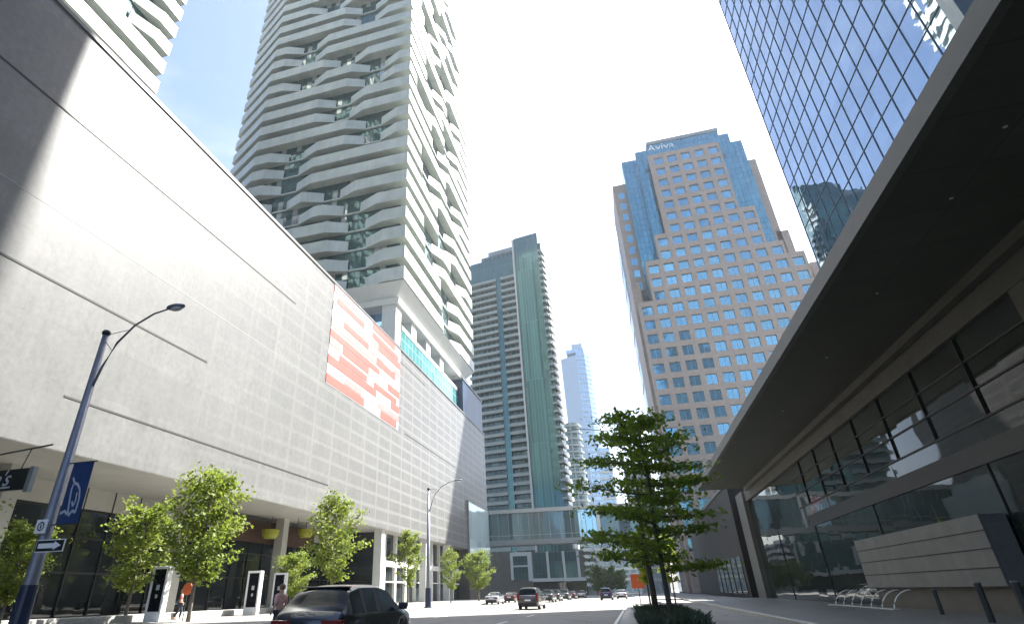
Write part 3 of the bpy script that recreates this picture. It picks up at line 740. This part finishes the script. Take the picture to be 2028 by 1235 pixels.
dup(Bt,(-30.5,31.2,.15),'slimmer green tree immediately left of the largest tree, under the overhang',1.9,(.93,.93,.80))
dup(A,(-30.0,23.0,.15),'small green tree seen behind the lamp post with the arrow sign',2.3,(.62,.62,.55))
dup(A,(-23.6,15.2,.15),'green tree cut by the left edge of the photo below the black sign',.7,(.50,.50,.62))
dup(A,(-32.8,53.5,.15),'low green tree just behind the second white kiosk',4.1,(.75,.75,.58))
dup(Bt,(-26,85.5,.15),'pale slender tree right of the second lamp post',.3,(.72,.72,.82))
dup(A,(-25,98,.15),'bright small tree in front of the pale glass bay of the arena',3.6,(.98,.98,.84))
FG='leafy trees at the far end of the street'
C=make_tree('street_tree','',7.6,3.6,1.8,21,'leaf_far','bark',4000,.3,group=FG)
C.location=(-11,185,0); C['label']='left and darkest green tree at the far end of the street'
dup(C,(-7.6,190,0),'middle tree at the far street end, behind the small dark blue car',1.,.98)
dup(C,(-4.2,188,0),'yellow green tree at the far street end, right of the dark blue car',2.,.85)
CG='two layered trees in the central planter'
D1=make_tree('planter_tree','',7.75,2.2,2.0,31,'leaf_dark','bark',8500,.10,layered=True,group=CG,tr=.08)
D1.location=(1.0,22.3,.15); D1['label']='nearer tall dark tree with flat leaf layers in the central planter, thin straight trunk'
D2=make_tree('planter_tree','',10.4,2.5,2.6,44,'leaf_dark','bark',8500,.12,layered=True,group=CG,tr=.125)
D2.location=(.75,31.5,.15); D2['label']='farther thicker trunked tree behind the first one in the central planter'
Ct=make_tree('street_tree','',8.4,2.1,2.4,77,'leaf_lit','bark_light',4200,.15,group=GT_,tr=.07)
Ct.location=(-26,68,.15); Ct['label']='slender tree between the white column and the second lamp post'
E1=make_tree('median_tree','',6.6,1.6,2.2,52,'leaf_lime','bark',2600,.16,tr=.06)
E1.location=(3.6,66,.14); E1['label']='small lime green tree glowing behind the planter trees'; E1['category']='tree'
dup(E1,(.9,52,.14),'lime green tree directly behind the orange sign in the middle',2,(.9,.9,.9))
# ------------------------------------------------------------------ planter
pn=thing('planter',(.9,27,0),'long concrete kerbed planter holding dark grasses and two trees','planter')
k_=MB(); k_.box(-.5,-.1,19.6,34.4,0,.42); k_.box(2.0,2.3,19.6,34.4,0,.42); k_.box(-.1,2.0,19.6,19.9,0,.42); k_.box(-.1,2.0,34.1,34.4,0,.42); k_.build('kerb','kerb',pn,bevel=.03)
MB().box(-.1,2.0,19.9,34.1,0,.3).build('soil','bark',pn)
gm=MB(); rg=random.Random(5)
for _ in range(6500):
    x=rg.uniform(.0,1.95); y=rg.uniform(20,34); a=rg.uniform(0,6.28); l=rg.uniform(.12,.5); wdt=.012+rg.random()*.012; ln=rg.uniform(.08,.38)
    dx,dy=math.cos(a),math.sin(a); i=len(gm.v)
    gm.v+=[(x-dy*wdt,y+dx*wdt,.28),(x+dy*wdt,y-dx*wdt,.28),(x+dx*ln*.4+dy*wdt,y+dy*ln*.4-dx*wdt,.28+l*.7),(x+dx*ln,y+dy*ln,.28+l),(x+dx*ln*.4-dy*wdt,y+dy*ln*.4+dx*wdt,.28+l*.7)]
    gm.f.append((i,i+1,i+2,i+3,i+4))
tag(gm.build('grass','grass_blade'),'dark tufts of ornamental grass filling the central planter','grass',kind='stuff')
tag(MB().box(-.9,-.6,19.5,92,-.02,.156).build('kerb_median','kerb'),kind='structure')
# ------------------------------------------------------------------ street lamps
def make_lamp():
    o=thing('street_lamp',(0,0,0),'nearest tall grey street lamp, its post carrying an arrow sign and a blue banner','street lamp','street lamps along the arena side')
    ORG[o.name]=Vector((0,0,0)); L=dict(local=True)
    MB().tube([(0,0,0),(0,0,1.9),(0,0,11.25)],[.26,.22,.115],16).build('pole','steel_pole',o,smooth=True,**L)
    MB().tube([(0,0,0),(0,0,.1),(0,0,.12),(0,0,1.75)],[.4,.4,.3,.265],16).build('pole_base','pole_base',o,**L)
    MB().ellip((0,0,11.3),(.17,.17,.15)).build('finial','black',o,smooth=True,**L)
    pts=[]
    P=[(.12,9.1),(.32,9.9),(.75,10.9),(1.45,11.6),(2.3,12.0),(3.1,12.13)]
    MB().tube([(x,0,z-.15) for x,z in P],[.05,.05,.045,.042,.038,.035],8).build('arm','lamp_grey',o,smooth=True,**L)
    b_=MB(); b_.tube([(0,0,11.2),(1.15,0,11.27)],.015,5); b_.tube([(0,0,11.0),(.55,0,10.45)],.015,5); b_.build('brace','lamp_grey',o,**L)
    h_=MB().ellip((3.35,0,12.0),(.46,.19,.13)); ho=h_.build('lamp_head','lamp_grey',o,smooth=True,**L)
    MB().ellip((3.4,0,11.93),(.30,.15,.12)).build('lens','lens',ho,smooth=True,**L)
    return o
lamp=make_lamp(); lamp.location=(-20,16,.15)
dup(lamp,(-20,58,.15),'farther grey street lamp with curved arm, right of the white column')
# signs on the first lamp
def sgn(name,label,cat): return thing(name,(-20,15.7,3.9),label,cat)
s1=sgn('arrow_sign','black one-way sign with a white arrow pointing right, on the nearest lamp post','sign')
MB().box(-20.2,-18.95,15.66,15.69,2.98,3.38).build('plate','sign_white',s1)
MB().box(-20.17,-18.98,15.645,15.66,3.01,3.35).build('black_field','sign_black',s1)
a_=MB(); z=3.18; y=15.64
a_.v+=[(-20.08,y,z-.08),(-19.38,y,z-.08),(-19.38,y,z-.14),(-19.06,y,z),(-19.38,y,z+.14),(-19.38,y,z+.08),(-20.08,y,z+.08)]; a_.f.append(tuple(range(7)))
a_.build('arrow','sign_white',s1)
s2=sgn('parking_sign','small white square sign with a dark ring above the one-way sign','sign')
MB().box(-20.45,-19.95,15.64,15.67,3.52,3.98).build('plate','sign_white',s2)
rg_=MB(); cx_,cz_=-20.2,3.75
for k in range(20):
    t0=2*math.pi*k/20; t1_=2*math.pi*(k+1)/20
    rg_.quad(*[(cx_+r_*math.cos(t),15.632,cz_+r_*math.sin(t)) for r_,t in ((.11,t0),(.155,t0),(.155,t1_),(.11,t1_))])
rg_.quad((cx_-.03,15.632,cz_-.07),(cx_+.03,15.632,cz_-.07),(cx_+.03,15.632,cz_+.07),(cx_-.03,15.632,cz_+.07)); rg_.build('symbol','sign_black',s2)
bn=thing('banner',(-19.1,16,4),'dark blue vertical banner with a pale leaf emblem hanging from the nearest lamp post','banner')
MB().box(-19.62,-18.66,15.98,16.0,3.85,5.98).build('cloth','sign_navy',bn)
[MB().tube([(-20,16,z),(-18.55,16,z)],.025,6).build('bracket','black',bn) for z in (6.0,3.83)]
em=MB(); y=15.965
def strip(pts,wd):
    for (x0,z0),(x1,z1) in zip(pts,pts[1:]):
        d=Vector((x1-x0,z1-z0)).normalized(); nx,nz=-d.y*wd,d.x*wd; em.quad((x0-nx,y,z0-nz),(x0+nx,y,z0+nz),(x1+nx,y,z1+nz),(x1-nx,y,z1-nz))
strip([(-19.3,5.45),(-19.1,5.25),(-18.85,5.2),(-18.6,5.02),(-18.45,4.7),(-18.45,4.2),(-18.7,4.28),(-18.85,4.1),(-19.0,4.3),(-19.1,4.7),(-19.18,5.0),(-19.15,5.2)],.05)
strip([(-18.72,4.9),(-18.66,4.6),(-18.75,4.42),(-18.9,4.6)],.045); strip([(-19.5,4.2),(-19.2,4.28),(-19.0,4.15)],.05)
em.v=[(-19.6+(x_+19.55)*.66,y_,z_) for x_,y_,z_ in em.v]
em.build('emblem','banner_grey',bn)
s1.location.x+=.35; s1.location.z-=.08; s2.location.x+=.33
# hanging black sign at far left
hs=thing('hanging_sign',(-30,22,6),'black hanging sign with pale script lettering at the left edge','sign')
MB().box(-33.9,-29.85,21.95,22.1,6.6,7.7).build('board','sign_black',hs)
MB().box(-29.85,-29.55,21.9,22.15,6.45,7.75).build('edge_frame','frame_grey',hs)
fr=MB(); fr.tube([(-34,22,8.5),(-28.9,22,8.85)],.05,6); fr.tube([(-30.6,22,7.7),(-30.3,22,8.75)],.03,6); fr.tube([(-32.8,22,7.7),(-32.8,22,8.6)],.03,6); fr.build('bracket','dark_metal',hs)
hs.location=(-30,22,6)
tm=Matrix.Translation((-32.1+30,21.93-22,7.2-6))@Matrix.Rotation(R(90),4,'X')
text_mesh('lettering','fan\'s','sign_grey',hs,1.15,tm,.01,.35)
MB().box(-33.6,-30.9,21.93,21.95,6.72,6.80).build('underline','sign_grey',hs)
# ------------------------------------------------------------------ kiosks
def make_kiosk(label):
    o=thing('kiosk',(0,0,0),label,'kiosk','white information pillars on the sidewalk'); ORG[o.name]=Vector((0,0,0)); L=dict(local=True)
    b_=MB(); b_.box(-.6,-.45,-.2,.2,0,3.1); b_.box(.45,.6,-.2,.2,0,3.1); b_.box(-.45,.45,-.2,.2,2.95,3.1); b_.box(-.45,.45,-.2,.2,0,.55); b_.build('frame','sign_white',o,bevel=.02,**L)
    MB().box(-.45,.45,-.15,.15,.55,2.95).build('screen','gloss_black',o,**L)
    m_=MB(); m_.box(-.12,.12,-.165,-.15,1.75,2.05); m_.box(-.08,.08,-.165,-.15,1.3,1.5); m_.build('icon','sign_grey',o,**L)
    return o
K=make_kiosk('nearest white framed black information pillar, left of the largest tree'); K.location=(-29,31.9,.15)
dup(K,(-29,41.9,.15),'second white framed black pillar, just left of the dark SUV')
dup(K,(-29.8,46.8,.15),'farther white framed black pillar showing above the dark SUV roof')
# orange round sign
os_=thing('round_orange_sign',(-28,33.3,.15),'round orange sign on a thin post behind the largest tree trunk','sign')
MB().tube([(-28,33.3,.15),(-28,33.3,1.6)],.03,6).build('post','dark_metal',os_)
MB().tube([(-28,33.28,1.95),(-28,33.22,1.95)],.36,20).build('disc','orange',os_)
os2=thing('construction_sign',(.2,60,.14),'square orange construction sign on a post beyond the planter','sign')
MB().tube([(.2,60,.14),(.2,60,2.0)],.04,6).build('post','dark_metal',os2)
MB().box(-.4,.8,59.9,59.95,1.5,2.7).build('board','orange',os2)
# yellow lamp shades below the overhang
fb=thing('orange_fascia',(-41,62,7),'dark orange fascia board hanging under the arena overhang behind the trees','fascia')
MB().box(-41.6,-41.4,54,72,7.0,9.3).build('board','orange_brown',fb)
MB().box(-41.62,-41.38,54,72,9.3,9.45).build('top_trim','dark_metal',fb)
for i,(x,y,z,lab) in enumerate(((-40,59.5,7.9,'left one of the two yellow lamp shades under the overhang'),(-40,67.3,8.6,'right and brighter yellow lamp shade under the overhang'),(-38,62.0,4.2,'low yellow lamp shade below the two others, beside the tree'))):
    o=thing('yellow_lamp_shade',(x,y,z),lab,'lamp shade','yellow lamp shades under the overhang')
    MB().tube([(x,y,z-.5),(x,y,z-.1),(x,y,z+.45)],[.65,.95,1.0],14).build('shade','yellow',o)
    MB().tube([(x,y,z+.45),(x,y,9.86)],.03,5).build('cord','black',o)
# ------------------------------------------------------------------ cars
def lerp(a,b,t): return a+(b-a)*t
def prof(keys,y):
    if y<=keys[0][0]: return keys[0][1]
    for (y0,v0),(y1,v1) in zip(keys,keys[1:]):
        if y<=y1:
            t=(y-y0)/(y1-y0); t=t*t*(3-2*t)*.5+t*.5; return lerp(v0,v1,t)
    return keys[-1][1]
CARS={'suv':dict(L=4.65,W=.93,top=[(0,.92),(.1,1.05),(.22,1.12),(.75,1.55),(1.3,1.63),(2.3,1.64),(2.9,1.57),(3.7,1.10),(4.3,1.0),(4.6,.82),(4.65,.7)],
   belt=[(0,.88),(.15,1.02),(3.6,1.0),(4.3,.93),(4.65,.65)],rw=(.16,.85),ws=(2.85,3.7),r=.37,wy=(.85,3.72),base=.30),
 'van':dict(L=4.8,W=.97,top=[(0,.95),(.08,1.1),(.15,1.15),(.4,1.66),(1.0,1.75),(2.6,1.74),(3.0,1.66),(3.95,1.12),(4.5,.98),(4.8,.72)],
   belt=[(0,.9),(.15,1.05),(3.9,1.0),(4.5,.92),(4.8,.68)],rw=(.12,.42),ws=(2.95,3.9),r=.34,wy=(.95,3.85),base=.28),
 'sedan':dict(L=4.6,W=.89,top=[(0,.75),(.1,.95),(.9,1.02),(1.6,1.38),(2.2,1.44),(2.7,1.40),(3.4,1.0),(4.2,.86),(4.6,.65)],
   belt=[(0,.72),(.12,.9),(3.4,.92),(4.2,.82),(4.6,.6)],rw=(.95,1.6),ws=(2.65,3.35),r=.32,wy=(.85,3.65),base=.24)}
def make_car(kind,paint,label,name='parked_car',cat='car',group=None):
    C_=CARS[kind]; L,W=C_['L'],C_['W']
    o=thing(name,(0,0,0),label,cat,group); ORG[o.name]=Vector((0,0,0)); K_=dict(local=True)
    n=58; ys=sorted(set([L*k/n for k in range(n+1)]+[C_['rw'][0],C_['rw'][1],C_['ws'][0],C_['ws'][1],.03,.08,L-.03]))
    rows=[]
    for y in ys:
        wl=W*prof([(0,.86),(.12,.95),(.6,1),(L-.9,1),(L-.3,.93),(L,.78)],y)
        zb=C_['base']+(.12 if y<.15 or y>L-.15 else 0)
        for wy in C_['wy']:
            rr_=C_['r']+.06; d=abs(y-wy)
            if d<rr_: zb=max(zb,C_['r']+math.sqrt(rr_*rr_-d*d)*.98)
        zt_=prof(C_['top'],y); zbelt=min(prof(C_['belt'],y),zt_-.02)
        hcab=max(0,(zt_-zbelt)); wr=wl*(.95-.36*min(1,hcab/.6)*.62)
        if hcab<.12: wr=wl*.9
        zm=max(.62,zb+.12); zm=min(zm,zbelt-.1)
        sec=[(wl*.9,zb),(wl*.99,min(zb+.08,zm-.02)),(wl*1.0,zm),(wl*.985,zbelt-.07),(wl*.955,zbelt),(wr,zt_-min(.07,hcab*.25+.005)),(wr*.8,zt_-.012*min(1,hcab*3)),(wr*.4,zt_+.008),(0,zt_+.012)]
        full=[(-x,z) for x,z in sec]+[(x,z) for x,z in sec[-2::-1]]
        rows.append([(x,y-L/2,z) for x,z in full])
    nc=len(rows[0])
    mats={'body':MB(),'side':MB(),'side2':MB(),'rear':MB(),'wind':MB()}
    for i in range(len(rows)-1):
        ym=(ys[i]+ys[i+1])/2
        for j_ in range(nc-1):
            jj_=min(j_,nc-2-j_)
            key='body'
            if jj_==4 and C_['rw'][0]+.35<ym<C_['ws'][1]-.25 and not any(abs(ym-p_)<.07 for p_ in (C_['rw'][1]+.45,(C_['rw'][1]+C_['ws'][0])/2+.25,)) and (prof(C_['top'],ym)-prof(C_['belt'],ym))>.18: key='side' if j_<nc//2 else 'side2'
            if key=='body' and jj_==4 and C_['rw'][1]+.3<ym<C_['ws'][0]: key='pil%d%d'%(j_<nc//2,ym<(C_['rw'][1]+C_['ws'][0])/2)
            if jj_>=5 and C_['rw'][0]<ym<C_['rw'][1]: key='rear'
            if jj_>=5 and C_['ws'][0]<ym<C_['ws'][1]: key='wind'
            mats.setdefault(key,MB()).quad(rows[i][j_],rows[i][j_+1],rows[i+1][j_+1],rows[i+1][j_])
    for rw,flip in ((rows[0],0),(rows[-1],1)):
        half=nc//2
        for j_ in range(half): 
            q=(rw[j_],rw[j_+1],rw[nc-2-j_],rw[nc-1-j_]); mats['body'].quad(*(q if flip else q[::-1]))
    def weld(ob):
        import bmesh
        bm=bmesh.new(); bm.from_mesh(ob.data); bmesh.ops.remove_doubles(bm,verts=bm.verts,dist=.0005); bmesh.ops.recalc_face_normals(bm,faces=bm.faces); bm.to_mesh(ob.data); bm.free()
        for p_ in ob.data.polygons: p_.use_smooth=True
    for key in [k for k in mats if k.startswith('pil')]: weld(mats[key].build('pillar','black',o,**K_))
    for key,nm,mt_ in (('body','body',paint),('side','side_windows','car_glass'),('side2','side_windows','car_glass'),('rear','rear_window','car_glass'),('wind','windshield','car_glass')):
        weld(mats[key].build(nm,mt_,o,**K_))
    MB().box(-W*.8,W*.8,-L/2+.25,L/2-.25,C_['base']-.05,C_['base']+.3).build('underbody','black',o,**K_)
    for sx in (-1,1):
        for wy in C_['wy']:
            y=wy-L/2; r=C_['r']; x0=sx*(W-.24); x1=sx*(W-.02)
            wh=MB().tube([(x0,y,r),(x0+sx*.02,y,r),(x1-sx*.02,y,r),(x1,y,r)],[r*.92,r,r,r*.9],22).build('wheel','rubber',o,**K_)
            rm=MB().tube([(x1-sx*.01,y,r),(x1+sx*.008,y,r)],[r*.62,r*.58],16)
            rm.build('rim','rim',wh,**K_)
    zt_=prof(C_['belt'],.1)
    for sx in (-1,1):
        t_=MB(); x0,x1=sorted((sx*W*.42,sx*W*.955)); t_.box(x0,x1,-L/2-.015,-L/2+.2,zt_-.20,zt_-.06); 
        if kind=='van': t_=MB(); x0,x1=sorted((sx*W*.76,sx*W*.95)); t_.box(x0,x1,-L/2-.02,-L/2+.14,zt_-.25,zt_+.28)
        t_.build('tail_light','tail_red',o,bevel=.02,**K_)
        h_=MB(); x0,x1=sorted((sx*W*.45,sx*W*.8)); h_.box(x0,x1,L/2-.2,L/2+.01,.62,.74); h_.build('headlight','head_glass',o,bevel=.02,**K_)
        mr=MB(); x0,x1=sorted((sx*W*.98,sx*(W+.2))); mr.box(x0,x1,C_['ws'][1]-L/2-.42,C_['ws'][1]-L/2-.25,prof(C_['belt'],2)+.03,prof(C_['belt'],2)+.2); mr.build('mirror',paint,o,bevel=.03,**K_)
    b_=MB(); b_.box(-W*.8,W*.8,-L/2-.05,-L/2+.2,C_['base']+.08,C_['base']+.3); b_.build('bumper','black',o,bevel=.03,**K_)
    MB().box(-.26,.26,-L/2-.03,-L/2+.05,.68,.80).build('licence_plate','plate',o,**K_)
    if kind=='suv': MB().box(-W*.66,W*.66,-L/2+.72,-L/2+.98,1.56,1.60).build('roof_spoiler',paint,o,bevel=.015,**K_)
    return o
c1=make_car('suv','paint_navy','dark navy SUV seen from behind at the bottom of the photo, nearest vehicle','moving_car')
c1.location=(-7.25,14.9,0)
c2=make_car('van','paint_brown','grey brown minivan driving away in the middle of the road','moving_car'); c2.location=(-9.2,55.5,0)
c3=make_car('van','paint_blue','small dark blue car far down the road in front of the green trees','moving_car'); c3.location=(-4.7,101,0)
PG='cars parked along the left kerb'
p1=make_car('sedan','paint_silver','silver sedan parked at the left kerb, left of the grey brown minivan',group=PG); p1.location=(-18.2,80,0)
p2=make_car('suv','paint_grey','grey SUV parked far left of the road, nearest one right of the minivan',group=PG); p2.location=(-12.2,88,0)
dup(p2,(-12.2,96,0),'second grey parked SUV behind the nearest one right of the minivan')
p3=make_car('sedan','paint_red','dark red car parked in the far row under the skybridge',group=PG); p3.location=(-11.9,118,0)
dup(p2,(-12.0,107,0),'third grey parked SUV, next before the dark red car')
p4=make_car('sedan','paint_white','white car parked in the far row beyond the dark red car',group=PG); p4.location=(-11.5,135,0)
dup(p4,(-2.6,112,0),'white car far away immediately right of the small dark blue car',group='cars far down the road')
dup(p3,(-18.3,92,0),'dark red sedan at the left kerb behind the silver sedan')
# ------------------------------------------------------------------ people
def make_person(label,shirt,pose=0):
    o=thing('person',(0,0,0),label,'person'); ORG[o.name]=Vector((0,0,0))
    V=[(0,0,.95,.15,.11),(0,0,1.15,.13,.10),(0,0,1.38,.17,.11),(0,0,1.5,.06,.06),(0,.01,1.6,.085,.1),(0,.01,1.72,.07,.09),
       (-.1,0,.9,.09,.09),(-.11,.12,.5,.065,.065),(-.11,.05,.1,.045,.05),(-.11,.18,.05,.04,.035),
       (.1,0,.9,.09,.09),(.11,-.05,.5,.065,.065),(.11,-.28,.14,.045,.05),(.11,-.18,.05,.04,.035),
       (-.2,0,1.42,.06,.06),(-.26,-.06,1.15,.042,.042),(-.27,.1,.92,.03,.03),(-.27,.15,.83,.03,.018),
       (.2,0,1.42,.06,.06),(.26,.05,1.15,.042,.042),(.27,.22,.98,.03,.03),(.27,.28,.9,.03,.018)]
    Ed=[(0,1),(1,2),(2,3),(3,4),(4,5),(0,6),(6,7),(7,8),(8,9),(0,10),(10,11),(11,12),(12,13),(2,14),(14,15),(15,16),(16,17),(2,18),(18,19),(19,20),(20,21)]
    def skin(name,vi,mat,grow=0,mod=None):
        idx={a:b for b,a in enumerate(vi)}
        me=bpy.data.meshes.new(name); me.from_pydata([V[a][:3] for a in vi],[(idx[a],idx[b]) for a,b in Ed if a in idx and b in idx],[])
        ob=bpy.data.objects.new(name,me); col.objects.link(ob); ob.modifiers.new('s','SKIN'); 
        for b,a in enumerate(vi): me.skin_vertices[0].data[b].radius=(V[a][3]+grow,V[a][4]+grow); me.skin_vertices[0].data[b].use_root=(b==0)
        sb_=ob.modifiers.new('d','SUBSURF'); sb_.levels=2; sb_.render_levels=2
        bpy.context.view_layer.update()
        m3=bpy.data.meshes.new_from_object(ob.evaluated_get(bpy.context.evaluated_depsgraph_get())); bpy.data.objects.remove(ob)
        m3.materials.clear(); m3.materials.append(M[mat])
        for p_ in m3.polygons: p_.use_smooth=True
        ob=bpy.data.objects.new(name,m3); col.objects.link(ob); ob.parent=o; return ob
    skin('body',list(range(22)),'skin')
    skin('shirt',[1,2,14,15,18,19],shirt,.02); skin('trousers',[0,6,7,8,10,11,12],'trousers',.02)
    MB().ellip((0,-.02,1.70),(.105,.12,.11),12,8).build('hair','hair',o,smooth=True,local=True)
    return o
pe=make_person('pedestrian in a pink top walking left of the dark SUV roof','shirt_pink'); pe.location=(-12.0,19.0,0); pe.rotation_euler=(0,0,R(70))
pe=make_person('person in a dark red top beside the nearest white kiosk','shirt_red'); pe.location=(-30,35.2,.15); pe.rotation_euler=(0,0,R(-60))
# overhead wire
tag(MB().tube([(-13,150,39.6),(-10,150,40.4),(-6,150,40.0),(-1,150,39.0)],.12,5).build('overhead_wire','dark_metal'),'thin dark wire crossing the sky left of the planter trees','wire')

# ------------------------------------------------------------------ haze
hm=bpy.data.materials.new('haze'); hm.use_nodes=True; hn=hm.node_tree; hn.nodes.remove(hn.nodes['Principled BSDF'])
pv=hn.nodes.new('ShaderNodeVolumePrincipled'); pv.inputs['Color'].default_value=(.86,.92,1,1); pv.inputs['Density'].default_value=HAZE; pv.inputs['Anisotropy'].default_value=.3
hn.links.new(pv.outputs[0],hn.nodes['Material Output'].inputs['Volume']); M['haze']=hm
tag(MB().box(-1000,1000,-400,1600,-1.1,300).build('haze','haze'),kind='stuff')
